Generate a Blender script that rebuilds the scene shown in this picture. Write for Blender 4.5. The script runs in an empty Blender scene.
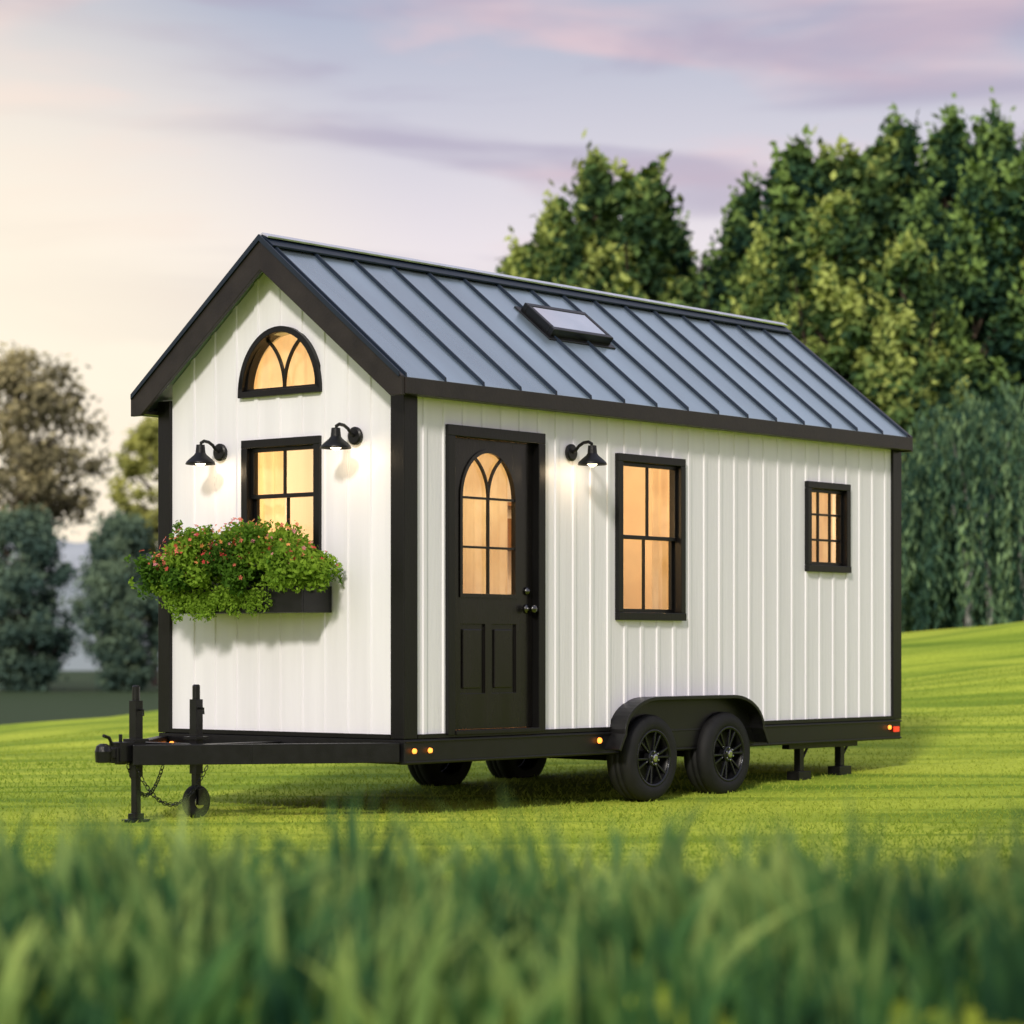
import bpy, bmesh, math
import numpy as np
from mathutils import Vector, Matrix
rad=math.radians
scene=bpy.context.scene
COL=scene.collection
# ------------------------------------------------------------ materials
def new_mat(name):
    m=bpy.data.materials.new(name); m.use_nodes=True
    nt=m.node_tree; b=nt.nodes['Principled BSDF']; return m,nt,b
def simple(name,col,rough=.5,metal=0,noise=.0,nscale=8,bump=0,bscale=60,stretch=(1,1,1),spec=.5,emit=None,es=0,coord='Object'):
    m,nt,b=new_mat(name)
    b.inputs['Base Color'].default_value=(*col,1); b.inputs['Roughness'].default_value=rough
    b.inputs['Metallic'].default_value=metal; b.inputs['Specular IOR Level'].default_value=spec
    tc=nt.nodes.new('ShaderNodeTexCoord'); mp=nt.nodes.new('ShaderNodeMapping'); mp.inputs['Scale'].default_value=stretch
    nt.links.new(tc.outputs[coord],mp.inputs[0])
    if noise>0:
        n=nt.nodes.new('ShaderNodeTexNoise'); n.inputs['Scale'].default_value=nscale; n.inputs['Detail'].default_value=4
        nt.links.new(mp.outputs[0],n.inputs[0])
        r=nt.nodes.new('ShaderNodeMapRange'); r.inputs[1].default_value=.3; r.inputs[2].default_value=.7
        r.inputs[3].default_value=1-noise; r.inputs[4].default_value=1+noise
        nt.links.new(n.outputs[0],r.inputs[0])
        v=nt.nodes.new('ShaderNodeVectorMath'); v.operation='SCALE'; v.inputs[0].default_value=col
        nt.links.new(r.outputs[0],v.inputs['Scale']); nt.links.new(v.outputs[0],b.inputs['Base Color'])
        r2=nt.nodes.new('ShaderNodeMapRange'); r2.inputs[3].default_value=max(0,rough-.1); r2.inputs[4].default_value=min(1,rough+.1)
        nt.links.new(n.outputs[0],r2.inputs[0]); nt.links.new(r2.outputs[0],b.inputs['Roughness'])
    if bump>0:
        n2=nt.nodes.new('ShaderNodeTexNoise'); n2.inputs['Scale'].default_value=bscale; n2.inputs['Detail'].default_value=3
        nt.links.new(mp.outputs[0],n2.inputs[0])
        bp=nt.nodes.new('ShaderNodeBump'); bp.inputs['Strength'].default_value=bump; bp.inputs['Distance'].default_value=.01
        nt.links.new(n2.outputs[0],bp.inputs['Height']); nt.links.new(bp.outputs[0],b.inputs['Normal'])
    if emit: b.inputs['Emission Color'].default_value=(*emit,1); b.inputs['Emission Strength'].default_value=es
    return m
M_white=simple('white_siding',(.83,.815,.875),.40,noise=.05,nscale=2.0,bump=.2,bscale=14,stretch=(3,3,.22))
M_inner=simple('interior_wall',(.75,.6,.42),.7,noise=.08,nscale=3)
M_trim=simple('black_trim',(.0050,.0048,.005),.36,noise=.25,nscale=9,bump=.1,bscale=60,stretch=(1,1,.3),spec=.3)
M_rake=simple('dark_brown_fascia',(.019,.015,.014),.42,noise=.35,nscale=6,bump=.15,bscale=50,spec=.35)
M_door=simple('door_paint',(.007,.006,.0058),.26,noise=.2,nscale=7,bump=.08,bscale=40,stretch=(1,1,.2),spec=.35)
M_steel=simple('black_powdercoat',(.0055,.0055,.0062),.36,noise=.3,nscale=14,bump=.12,bscale=150,spec=.35)
M_roof=simple('standing_seam_metal',(.40,.50,.56),.30,metal=.78,noise=.16,nscale=1.1,bump=.2,bscale=4,stretch=(1.6,.45,.45))
M_seam=simple('roof_seam',(.012,.022,.04),.42,metal=.3,noise=.1)  # ribs coloured dark to stand in for their shadow
M_ridge=simple('ridge_highlight_metal',(.75,.78,.82),.25,metal=.85,noise=.1)
M_tyre=simple('tyre_rubber',(.009,.009,.010),.7,noise=.3,nscale=12,bump=.3,bscale=120,spec=.35)
M_rim=simple('alloy_black',(.035,.037,.042),.26,metal=.85,noise=.2,nscale=20)
M_chrome=simple('chrome',(.5,.5,.52),.2,metal=1,noise=.1)
M_amber=simple('amber_lens',(.8,.22,.03),.25,emit=(1,.28,.04),es=2.6,noise=.1)
M_red=simple('red_lens',(.5,.03,.02),.25,emit=(1,.06,.02),es=.8,noise=.1)
M_bulb=simple('lit_bulb',(1,.9,.7),.3,emit=(1,.80,.54),es=8)
M_soil=simple('soil',(.03,.02,.014),.95,noise=.4,nscale=30)
M_floor=simple('wood_floor',(.3,.17,.08),.5,noise=.3,nscale=5,stretch=(1,8,1))
def glass_mat():
    m,nt,b=new_mat('window_glass'); out=nt.nodes['Material Output']; nt.nodes.remove(b)
    t=nt.nodes.new('ShaderNodeBsdfTransparent'); t.inputs[0].default_value=(.95,.95,.93,1)
    g=nt.nodes.new('ShaderNodeBsdfGlossy'); g.inputs['Roughness'].default_value=.03
    f=nt.nodes.new('ShaderNodeLayerWeight'); f.inputs[0].default_value=.5
    pw=nt.nodes.new('ShaderNodeMath'); pw.operation='POWER'; pw.inputs[1].default_value=3; nt.links.new(f.outputs['Facing'],pw.inputs[0])
    ma=nt.nodes.new('ShaderNodeMath'); ma.operation='MULTIPLY_ADD'; ma.inputs[1].default_value=.8; ma.inputs[2].default_value=.05; nt.links.new(pw.outputs[0],ma.inputs[0])
    tc=nt.nodes.new('ShaderNodeTexCoord'); n=nt.nodes.new('ShaderNodeTexNoise'); n.inputs['Scale'].default_value=2.5
    bp=nt.nodes.new('ShaderNodeBump'); bp.inputs['Strength'].default_value=.08; bp.inputs['Distance'].default_value=.02
    nt.links.new(tc.outputs['Object'],n.inputs[0]); nt.links.new(n.outputs[0],bp.inputs['Height']); nt.links.new(bp.outputs[0],g.inputs['Normal'])
    mx=nt.nodes.new('ShaderNodeMixShader'); nt.links.new(ma.outputs[0],mx.inputs[0]); nt.links.new(t.outputs[0],mx.inputs[1]); nt.links.new(g.outputs[0],mx.inputs[2])
    nt.links.new(mx.outputs[0],out.inputs[0]); return m
M_glass=glass_mat()
def curtain_mat():
    m,nt,b=new_mat('sheer_curtain'); out=nt.nodes['Material Output']; nt.nodes.remove(b)
    d=nt.nodes.new('ShaderNodeBsdfDiffuse'); t=nt.nodes.new('ShaderNodeBsdfTranslucent')
    tc=nt.nodes.new('ShaderNodeTexCoord'); n=nt.nodes.new('ShaderNodeTexNoise'); n.inputs['Scale'].default_value=2.5; n.inputs['Detail'].default_value=4
    nt.links.new(tc.outputs['Object'],n.inputs[0])
    cr=nt.nodes.new('ShaderNodeValToRGB'); cr.color_ramp.elements[0].position=.3; cr.color_ramp.elements[1].position=.7
    cr.color_ramp.elements[0].color=(.66,.50,.32,1); cr.color_ramp.elements[1].color=(.9,.80,.60,1)
    nt.links.new(n.outputs[0],cr.inputs[0]); nt.links.new(cr.outputs[0],d.inputs[0]); nt.links.new(cr.outputs[0],t.inputs[0])
    m1=nt.nodes.new('ShaderNodeMixShader'); m1.inputs[0].default_value=.6; nt.links.new(d.outputs[0],m1.inputs[1]); nt.links.new(t.outputs[0],m1.inputs[2])
    nt.links.new(m1.outputs[0],out.inputs[0]); return m
M_curt=curtain_mat()
def foliage(name,c1,c2,trans=.35,nscale=.6,attr='tint',c3=None):
    m,nt,b=new_mat(name); out=nt.nodes['Material Output']; nt.nodes.remove(b)
    at=nt.nodes.new('ShaderNodeAttribute'); at.attribute_name=attr
    tc=nt.nodes.new('ShaderNodeTexCoord'); n=nt.nodes.new('ShaderNodeTexNoise'); n.inputs['Scale'].default_value=nscale; n.inputs['Detail'].default_value=2
    nt.links.new(tc.outputs['Object'],n.inputs[0])
    a=nt.nodes.new('ShaderNodeMath'); a.operation='MULTIPLY_ADD'; a.inputs[1].default_value=.6; a.inputs[2].default_value=-.3
    nt.links.new(n.outputs[0],a.inputs[0])
    s=nt.nodes.new('ShaderNodeMath'); s.operation='ADD'; s.use_clamp=True; nt.links.new(at.outputs['Fac'],s.inputs[0]); nt.links.new(a.outputs[0],s.inputs[1])
    cr=nt.nodes.new('ShaderNodeValToRGB'); e=cr.color_ramp.elements; e[0].color=(*c1,1); e[1].color=(*c2,1)
    if c3: x=e.new(.5); x.color=(*c3,1)
    nt.links.new(s.outputs[0],cr.inputs[0])
    d=nt.nodes.new('ShaderNodeBsdfDiffuse'); nt.links.new(cr.outputs[0],d.inputs[0])
    if trans<=0: nt.links.new(d.outputs[0],out.inputs[0]); return m
    t=nt.nodes.new('ShaderNodeBsdfTranslucent'); nt.links.new(cr.outputs[0],t.inputs[0])
    mx=nt.nodes.new('ShaderNodeMixShader'); mx.inputs[0].default_value=trans
    nt.links.new(d.outputs[0],mx.inputs[1]); nt.links.new(t.outputs[0],mx.inputs[2]); nt.links.new(mx.outputs[0],out.inputs[0]); return m
M_bark=simple('bark',(.07,.05,.035),.9,noise=.4,nscale=4,bump=.5,bscale=12,stretch=(1,1,.2))
M_palebark=simple('pale_bark',(.34,.34,.32),.9,noise=.3,nscale=3,bump=.4,bscale=12,stretch=(1,1,.3))

# ------------------------------------------------------------ helpers
def empty(name,loc=(0,0,0),rz=0,parent=None):
    o=bpy.data.objects.new(name,None); COL.objects.link(o); o.location=loc; o.rotation_euler=(0,0,rz); o.empty_display_size=.2
    if parent: o.parent=parent
    return o
def mk(name,verts,faces,mat,parent=None,smooth=False,bevel=0,recalc=True):
    me=bpy.data.meshes.new(name); me.from_pydata([tuple(v) for v in verts],[],faces); me.update()
    if recalc:
        bm=bmesh.new(); bm.from_mesh(me); bmesh.ops.recalc_face_normals(bm,faces=bm.faces); bm.to_mesh(me); bm.free()
    for m in (mat if isinstance(mat,(list,tuple)) else [mat]): me.materials.append(m)
    if smooth:
        for p in me.polygons: p.use_smooth=True
    o=bpy.data.objects.new(name,me); COL.objects.link(o)
    if parent: o.parent=parent
    if bevel>0:
        b=o.modifiers.new('bev','BEVEL'); b.width=bevel; b.segments=2; b.limit_method='ANGLE'; b.angle_limit=rad(40)
    return o
class B:
    """accumulate geometry in wall frame (a=along, d=outward, z) with a map to local space"""
    def __init__(s,f=None): s.v=[];s.f=[];s.m=f or (lambda a,d,z:(a,d,z))
    def add(s,vs,fs):
        k=len(s.v); s.v+= [s.m(*p) for p in vs]; s.f+=[tuple(i+k for i in f) for f in fs]
    def box(s,a0,a1,d0,d1,z0,z1):
        s.add([(a0,d0,z0),(a1,d0,z0),(a1,d1,z0),(a0,d1,z0),(a0,d0,z1),(a1,d0,z1),(a1,d1,z1),(a0,d1,z1)],
              [(0,3,2,1),(4,5,6,7),(0,1,5,4),(1,2,6,5),(2,3,7,6),(3,0,4,7)])
    def prism(s,outline,d0,d1):
        n=len(outline); s.add([(a,d0,z) for a,z in outline]+[(a,d1,z) for a,z in outline],
          [tuple(range(n)),tuple(range(2*n-1,n-1,-1))]+[(i,(i+1)%n,n+(i+1)%n,n+i) for i in range(n)])
    def sweep(s,path,w,d0,d1,closed=False,off=0):
        n=len(path); P=[Vector(p) for p in path]; L=[];R=[]
        for i in range(n):
            if closed: t1=(P[i]-P[i-1]).normalized(); t2=(P[(i+1)%n]-P[i]).normalized()
            else:
                t1=(P[i]-P[max(i-1,0)]); t2=(P[min(i+1,n-1)]-P[i])
                if i==0:t1=t2
                if i==n-1:t2=t1
                t1=t1.normalized();t2=t2.normalized()
            n1=Vector((-t1.y,t1.x)); n2=Vector((-t2.y,t2.x)); nn=(n1+n2).normalized(); k=1/max(.4,nn.dot(n1))
            L.append(P[i]+nn*k*(w/2+off)); R.append(P[i]+nn*k*(-w/2+off))
        vs=[]
        for l,r in zip(L,R): vs+=[(l.x,d0,l.y),(r.x,d0,r.y),(r.x,d1,r.y),(l.x,d1,l.y)]
        fs=[]
        for i in range(n if closed else n-1):
            j=(i+1)%n
            for k in range(4): fs.append((4*i+k,4*i+(k+1)%4,4*j+(k+1)%4,4*j+k))
        if not closed: fs+=[(0,1,2,3),(4*n-1,4*n-2,4*n-3,4*n-4)]
        s.add(vs,fs)
    def lathe(s,prof,c=(0,0,0),n=32,axis='d',cap=True):
        vs=[];fs=[]
        for h,r in prof:
            for i in range(n):
                t=2*math.pi*i/n
                if axis=='d': vs.append((c[0]+r*math.cos(t),c[1]+h,c[2]+r*math.sin(t)))
                elif axis=='z': vs.append((c[0]+r*math.cos(t),c[1]+r*math.sin(t),c[2]+h))
                else: vs.append((c[0]+h,c[1]+r*math.cos(t),c[2]+r*math.sin(t)))
        for k in range(len(prof)-1):
            for i in range(n): fs.append((k*n+i,k*n+(i+1)%n,(k+1)*n+(i+1)%n,(k+1)*n+i))
        if cap: fs.append(tuple(range(n))); fs.append(tuple(range(len(prof)*n-1,(len(prof)-1)*n-1,-1)))
        s.add(vs,fs)
    def tube(s,pts,r,n=8):
        P=[Vector(p) for p in pts]; vs=[];fs=[]
        for i,p in enumerate(P):
            t=(P[min(i+1,len(P)-1)]-P[max(i-1,0)]).normalized(); up=Vector((0,0,1)) if abs(t.z)<.9 else Vector((1,0,0))
            x=t.cross(up).normalized(); y=t.cross(x)
            rr=r[i] if isinstance(r,(list,tuple)) else r
            for k in range(n):
                a=2*math.pi*k/n; q=p+x*rr*math.cos(a)+y*rr*math.sin(a); vs.append(tuple(q))
        for i in range(len(P)-1):
            for k in range(n): fs.append((i*n+k,i*n+(k+1)%n,(i+1)*n+(k+1)%n,(i+1)*n+k))
        fs.append(tuple(range(n))); fs.append(tuple(range(len(P)*n-1,(len(P)-1)*n-1,-1)))
        s.add(vs,fs)
    def beam(s,p,q,w,z0,z1):
        p=Vector(p);q=Vector(q);t=(q-p).normalized();n=Vector((-t.y,t.x))*w/2
        c=[p+n,p-n,q-n,q+n]
        s.add([(v.x,v.y,z0) for v in c]+[(v.x,v.y,z1) for v in c],[(0,1,2,3),(7,6,5,4),(0,1,5,4),(1,2,6,5),(2,3,7,6),(3,0,4,7)])
    def obj(s,name,mat,parent=None,**k): return mk(name,s.v,s.f,mat,parent,**k)
SIDE=lambda a,d,z:(a,-d,z)
END=lambda a,d,z:(-d,a,z)

# ------------------------------------------------------------ terrain
def sst(a,b,x):
    t=np.clip((x-a)/(b-a),0,1); return t*t*(3-2*t)
def hgt(X,Y):
    X=np.asarray(X,float);Y=np.asarray(Y,float)
    crest=.67+.105*np.clip(X,-14,16)
    z=sst(18,40,Y)*crest
    z=z*(1-sst(43,62,Y))+(-1.0)*sst(43,62,Y)
    z=z+.38*(1-sst(6.4,10.2,Y))
    amp=.010+.07*sst(21,32,Y)
    und=np.sin(X*.55+Y*.9+1.3*np.sin(Y*.31))*.6+np.sin(X*.23-Y*1.7+2*np.sin(X*.2))*.5+np.sin(X*1.1+Y*.4+1)*.25
    z=z+amp*und*(1-sst(46,60,Y))
    return z
def axis_pts(a,lo,hi,step,grow=1.18):
    mid=list(np.arange(lo,hi+1e-6,step)); s=step; p=hi
    while p<a[1]: s*=grow; p+=s; mid.append(p)
    s=step;p=lo
    while p>a[0]: s*=grow; p-=s; mid.insert(0,p)
    return np.array(mid)
xs=axis_pts((-3000,3000),-14,14,.25); ys=axis_pts((-400,5000),3,46,.22)
XX,YY=np.meshgrid(xs,ys); ZZ=hgt(XX,YY)
nx,ny=len(xs),len(ys)
V=np.stack([XX.ravel(),YY.ravel(),ZZ.ravel()],1)
I=np.arange(nx*ny).reshape(ny,nx)
F=np.stack([I[:-1,:-1].ravel(),I[:-1,1:].ravel(),I[1:,1:].ravel(),I[1:,:-1].ravel()],1)
def np_mesh(name,V,F,mat,parent=None,smooth=False,tint=None,midx=None):
    me=bpy.data.meshes.new(name); k=F.shape[1]
    me.vertices.add(len(V)); me.vertices.foreach_set('co',V.astype(np.float32).ravel())
    me.loops.add(F.size); me.loops.foreach_set('vertex_index',F.astype(np.int32).ravel())
    me.polygons.add(len(F)); me.polygons.foreach_set('loop_start',np.arange(0,F.size,k,dtype=np.int32))
    me.polygons.foreach_set('loop_total',np.full(len(F),k,dtype=np.int32))
    for m in (mat if isinstance(mat,(list,tuple)) else [mat]): me.materials.append(m)
    if midx is not None: me.polygons.foreach_set('material_index',midx.astype(np.int32))
    me.polygons.foreach_set('use_smooth',np.full(len(F),smooth))
    if tint is not None:
        at=me.attributes.new('tint','FLOAT','POINT'); at.data.foreach_set('value',tint.astype(np.float32))
    me.update(calc_edges=True)
    o=bpy.data.objects.new(name,me); COL.objects.link(o)
    if parent: o.parent=parent
    return o
def lawn_mat():
    m,nt,b=new_mat('grass_lawn'); b.inputs['Roughness'].default_value=.9; b.inputs['Specular IOR Level'].default_value=.1
    N=nt.nodes.new; L=nt.links.new
    tc=N('ShaderNodeTexCoord'); 
    def noise(sc,st,det=4,dist=0,rot=6):
        mp=N('ShaderNodeMapping'); mp.inputs['Scale'].default_value=st; mp.inputs['Rotation'].default_value=(0,0,rad(rot)); L(tc.outputs['Object'],mp.inputs[0])
        n=N('ShaderNodeTexNoise'); n.inputs['Scale'].default_value=sc; n.inputs['Detail'].default_value=det; n.inputs['Distortion'].default_value=dist; L(mp.outputs[0],n.inputs[0]); return n
    n1=noise(.11,(1,1,1),2,.4); n2=noise(1.0,(.22,1.3,1),4,.9); n3=noise(28,(1,1,1),3)
    def ramp(src,a,b_,ca,cb):
        r=N('ShaderNodeValToRGB'); e=r.color_ramp.elements; e[0].position=a;e[1].position=b_; e[0].color=(*ca,1);e[1].color=(*cb,1); L(src,r.inputs[0]); return r
    r1=ramp(n1.outputs[0],.36,.60,(.25,.35,.036),(.47,.53,.07))
    r2=ramp(n2.outputs[0],.38,.58,(.50,.62,.48),(1.1,1.08,1.0))
    r3=ramp(n3.outputs[0],.3,.7,(.75,.8,.65),(1.15,1.15,1.1))
    def mul(a,b_):
        x=N('ShaderNodeVectorMath'); x.operation='MULTIPLY'; L(a,x.inputs[0]); L(b_,x.inputs[1]); return x
    m1=mul(r1.outputs[0],r2.outputs[0]); m2=mul(m1.outputs[0],r3.outputs[0])
    sp=N('ShaderNodeSeparateXYZ'); L(tc.outputs['Object'],sp.inputs[0])
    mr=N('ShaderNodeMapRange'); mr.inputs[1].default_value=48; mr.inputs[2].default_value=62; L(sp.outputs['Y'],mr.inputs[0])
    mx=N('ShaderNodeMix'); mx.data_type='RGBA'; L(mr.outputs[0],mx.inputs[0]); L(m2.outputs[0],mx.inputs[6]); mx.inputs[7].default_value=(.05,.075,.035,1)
    L(mx.outputs[2],b.inputs['Base Color'])
    bp=N('ShaderNodeBump'); bp.inputs['Strength'].default_value=.35; bp.inputs['Distance'].default_value=.02; L(n3.outputs[0],bp.inputs['Height']); 
    bp2=N('ShaderNodeBump'); bp2.inputs['Strength'].default_value=.5; bp2.inputs['Distance'].default_value=.12; L(n2.outputs[0],bp2.inputs['Height']); L(bp2.outputs[0],bp.inputs['Normal'])
    L(bp.outputs[0],b.inputs['Normal']); return m
ground=np_mesh('grass_field',V,F,lawn_mat(),smooth=True)

rng=np.random.default_rng(3)
N_=90000
Yb=12+ (rng.random(N_)**1.25)*20; Xb=(rng.random(N_)-.5)*2*(Yb*.26+1.2)
Zb=hgt(Xb,Yb); hb=.012+.020*rng.random(N_); wb=.005+.005*rng.random(N_)
ang=rng.random(N_)*math.pi; lean=(rng.random((N_,2))-.5)*.05
v0=np.stack([Xb-np.cos(ang)*wb,Yb-np.sin(ang)*wb,Zb-.004],1); v1=np.stack([Xb+np.cos(ang)*wb,Yb+np.sin(ang)*wb,Zb-.004],1)
v2=np.stack([Xb+lean[:,0],Yb+lean[:,1],Zb+hb],1)
V=np.stack([v0,v1,v2],1).reshape(-1,3); F=np.arange(3*N_).reshape(-1,3)
t=np.repeat(np.clip(.5+.3*np.sin(Xb*.5)*np.sin(Yb*.35)+.35*(rng.random(N_)-.5),0,1),3)
M_blade=foliage('lawn_blades',(.20,.31,.04),(.48,.55,.09),.4,.3)
np_mesh('lawn_grass_blades',V,F,M_blade,tint=t,parent=ground)

def blades(n,xr,yr,hr,wr,seed,bend=.5,per=12,sp=.05):
    r=np.random.default_rng(seed)
    nt_=n//per; cx=xr[0]+r.random(nt_)*(xr[1]-xr[0]); cy=yr[0]+r.random(nt_)*(yr[1]-yr[0]); ch=.60+.6*r.random(nt_)**1.2; ct=r.random(nt_); az0=r.random(nt_)*6.28
    k=r.integers(0,nt_,n); X=cx[k]+r.normal(0,sp,n); Y=cy[k]+r.normal(0,sp,n)
    H=(hr[0]+r.random(n)*(hr[1]-hr[0]))*ch[k]; W=wr[0]+r.random(n)*(wr[1]-wr[0])
    Z=hgt(X,Y)-.01; az=az0[k]+r.normal(0,.9,n); bd=bend*r.random(n)**1.3*H; fa=r.random(n)*math.pi
    S=6; Vs=[];Ts=[]
    for i in range(S):
        u=i/(S-1); w=W*(1-u**2.2)*(.7+.6*u*(1-u)*2)+.0004
        px=X+np.cos(az)*bd*u*u; py=Y+np.sin(az)*bd*u*u; pz=Z+H*(u-.18*u**3*(bd/H))
        Vs.append(np.stack([px-np.cos(fa)*w,py-np.sin(fa)*w,pz],1)); Vs.append(np.stack([px+np.cos(fa)*w,py+np.sin(fa)*w,pz],1))
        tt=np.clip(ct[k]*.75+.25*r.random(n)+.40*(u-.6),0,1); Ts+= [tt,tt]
    V=np.stack(Vs,1).reshape(-1,3); b=(np.arange(n)*2*S)[:,None]; T=np.stack(Ts,1).reshape(-1)
    F=np.concatenate([b+np.array([[2*i,2*i+1,2*i+3,2*i+2]]) for i in range(S-1)],0)
    return V,F,T
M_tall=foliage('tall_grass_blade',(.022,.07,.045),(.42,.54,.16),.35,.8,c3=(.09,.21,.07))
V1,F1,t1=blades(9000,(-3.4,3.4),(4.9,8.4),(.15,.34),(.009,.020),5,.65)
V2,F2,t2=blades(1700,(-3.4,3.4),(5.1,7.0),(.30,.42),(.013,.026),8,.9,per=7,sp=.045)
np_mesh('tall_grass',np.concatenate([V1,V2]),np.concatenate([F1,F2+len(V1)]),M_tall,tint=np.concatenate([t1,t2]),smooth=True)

# ------------------------------------------------------------ tiny house
RZ=math.atan2(.775,.632); ORG=(-.72,17.5,0)
LL=6.36; WW=2.33; ZB=.545
house=empty('tiny_house',ORG,RZ)
def roof_z(y,top=True):
    return 3.96-abs(y-WW/2)*.794-(0 if top else .10)
def wall_profile(length,sp,rw=.016,rh=.010,extra=()):
    pts=[(0,0)]; n=int(round(length/sp)); ssp=length/n
    for i in range(1,n):
        c=i*ssp; pts+=[(c-rw-.007,0),(c-rw,rh),(c+rw,rh),(c+rw+.007,0)]
    pts.append((length,0))
    for e in extra:
        for k in range(len(pts)-1):
            if pts[k][0]<e<pts[k+1][0]:
                d=pts[k][1]+(pts[k+1][1]-pts[k][1])*(e-pts[k][0])/(pts[k+1][0]-pts[k][0]); pts.insert(k+1,(e,d)); break
    return pts
def ribbed_wall(name,mapf,prof,zt,th=.10,a_off=0):
    b=B(mapf); n=len(prof); vs=[]
    for a,d in prof:
        z1=zt(a); vs+=[(a+a_off,d,ZB),(a+a_off,d,z1),(a+a_off,-th,z1),(a+a_off,-th,ZB)]
    fs=[]
    for i in range(n-1):
        for k in range(4): fs.append((4*i+k,4*i+(k+1)%4,4*i+4+(k+1)%4,4*i+4+k))
    fs+=[(0,1,2,3),(4*n-4,4*n-3,4*n-2,4*n-1)]
    b.add(vs,fs); return b.obj(name,M_white,house)
def cut(o,cutter):
    m=o.modifiers.new('c','BOOLEAN'); m.object=cutter; m.operation='DIFFERENCE'; m.solver='EXACT'
    bpy.context.view_layer.update()
    dg=bpy.context.evaluated_depsgraph_get(); me=bpy.data.meshes.new_from_object(o.evaluated_get(dg))
    o.modifiers.clear(); o.data=me; bpy.data.objects.remove(cutter)
def arch(c,hw,z0,zs,hh,n=24):
    p=[(c-hw,z0),(c+hw,z0)]
    for i in range(n+1):
        t=math.pi*i/n; p.append((c+hw*math.cos(t),zs+hh*math.sin(t)))
    q=[p[0]]
    for x in p[1:]:
        if (Vector(x)-Vector(q[-1])).length>1e-4: q.append(x)
    if (Vector(q[0])-Vector(q[-1])).length<1e-4: q.pop()
    return q
def cutter(mapf,outs):
    b=B(mapf)
    for o in outs: b.prism(o,-.4,.3)
    return b.obj('cut',M_white,house)
rect=lambda a0,a1,z0,z1:[(a0,z0),(a1,z0),(a1,z1),(a0,z1)]
D=(.41,1.47,.552,2.665); W1=(2.34,3.19,1.35,2.58); W2=(4.90,5.55,1.765,2.50); W3=(.745,1.50,1.80,2.60); AW=(1.135,.395,2.90,.455)
w=ribbed_wall('side_wall',SIDE,wall_profile(LL,.205),lambda a:2.935)
cut(w,cutter(SIDE,[rect(D[0]+.02,D[1]-.02,.40,D[3]-.02),rect(W1[0]+.02,W1[1]-.02,W1[2]+.02,W1[3]-.02),rect(W2[0]+.02,W2[1]-.02,W2[2]+.02,W2[3]-.02)]))
w=ribbed_wall('front_wall',END,wall_profile(WW-.2,.215,extra=(WW/2-.1,)),lambda a:roof_z(a+.1,False)+.02,a_off=.1)
cut(w,cutter(END,[rect(W3[0]+.02,W3[1]-.02,W3[2]+.02,W3[3]-.02),arch(AW[0],AW[1]-.02,AW[2]+.02,AW[2]+.03,AW[3]-.05)]))
b=B(); b.box(0,LL,WW-.1,WW,ZB,2.935); b.obj('far_side_wall',M_white,house)
b=B(); b.add([(LL-.1,.1,ZB),(LL-.1,WW-.1,ZB),(LL-.1,WW-.1,2.93),(LL-.1,WW/2,3.87),(LL-.1,.1,2.93)]+[(LL,.1,ZB),(LL,WW-.1,ZB),(LL,WW-.1,2.93),(LL,WW/2,3.87),(LL,.1,2.93)],
   [(0,1,2,3,4),(9,8,7,6,5)]+[(i,(i+1)%5,5+(i+1)%5,5+i) for i in range(5)]); b.obj('rear_wall',M_white,house)
b=B(); b.box(.11,LL-.11,.11,WW-.11,.5,.56); b.obj('floor',M_floor,house)
b=B(); b.box(4.3,4.36,.9,WW-.1,.56,2.9); b.box(1.9,1.95,1.3,WW-.1,.56,2.9); b.obj('interior_partition',M_inner,house)
# a few furnishings seen dimly through the side window
b=B(); b.box(2.3,4.0,WW-.45,WW-.11,1.95,1.98); b.box(2.3,4.0,WW-.45,WW-.11,2.3,2.33); b.box(2.2,4.1,WW-.7,WW-.11,.56,1.45)
for i,x in enumerate((2.4,2.55,2.8,3.1,3.2,3.45,3.7)): b.box(x,x+.09,WW-.4,WW-.2,1.98,2.1+.05*(i%3))
b.obj('kitchen_shelf',simple('walnut',(.16,.08,.04),.5,noise=.3,nscale=6),house)
b=B()
for (x0,x1,y0,y1) in [(-.026,.112,-.024,.10),(-.026,.09,WW-.10,WW+.024),(LL-.115,LL+.024,-.024,.10),(LL-.1,LL+.024,WW-.1,WW+.024)]:
    b.box(x0,x1,y0,y1,ZB-.01,2.925)
b.obj('corner_trim',M_trim,house,bevel=.005)
# roof
XO0=-.15; XO1=LL-.02; EO=.12
b=B()
mid=WW/2
for sgn in (1,-1):
    ye=mid-sgn*(mid+EO); z_e=roof_z(-EO)
    b.add([(XO0,ye,z_e),(XO1,ye,z_e),(XO1,mid,3.96),(XO0,mid,3.96),(XO0,ye,z_e-.075),(XO1,ye,z_e-.075),(XO1,mid,3.885),(XO0,mid,3.885)],
          [(0,1,2,3),(4,5,6,7),(0,1,5,4),(1,2,6,5),(2,3,7,6),(3,0,4,7)])
b.obj('roof_panels',M_roof,house)
b=B()
NS=16; sw=.011; shh=.028
for sgn in (1,-1):
    for i in range(NS+1):
        x=XO0+.03+(XO1-XO0-.06)*i/NS
        y0=mid-sgn*(mid+EO+.004); z0=roof_z(-EO-.004); y1=mid-sgn*.03; z1=roof_z(mid-.03)
        b.add([(x-sw,y0,z0-.004),(x+sw,y0,z0-.004),(x+sw,y1,z1-.004),(x-sw,y1,z1-.004),(x-sw*.6,y0,z0+shh),(x+sw*.6,y0,z0+shh),(x+sw*.6,y1,z1+shh),(x-sw*.6,y1,z1+shh)],
          [(0,1,2,3),(4,5,6,7),(0,1,5,4),(1,2,6,5),(2,3,7,6),(3,0,4,7)])
b.obj('roof_seams',M_seam,house)
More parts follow.
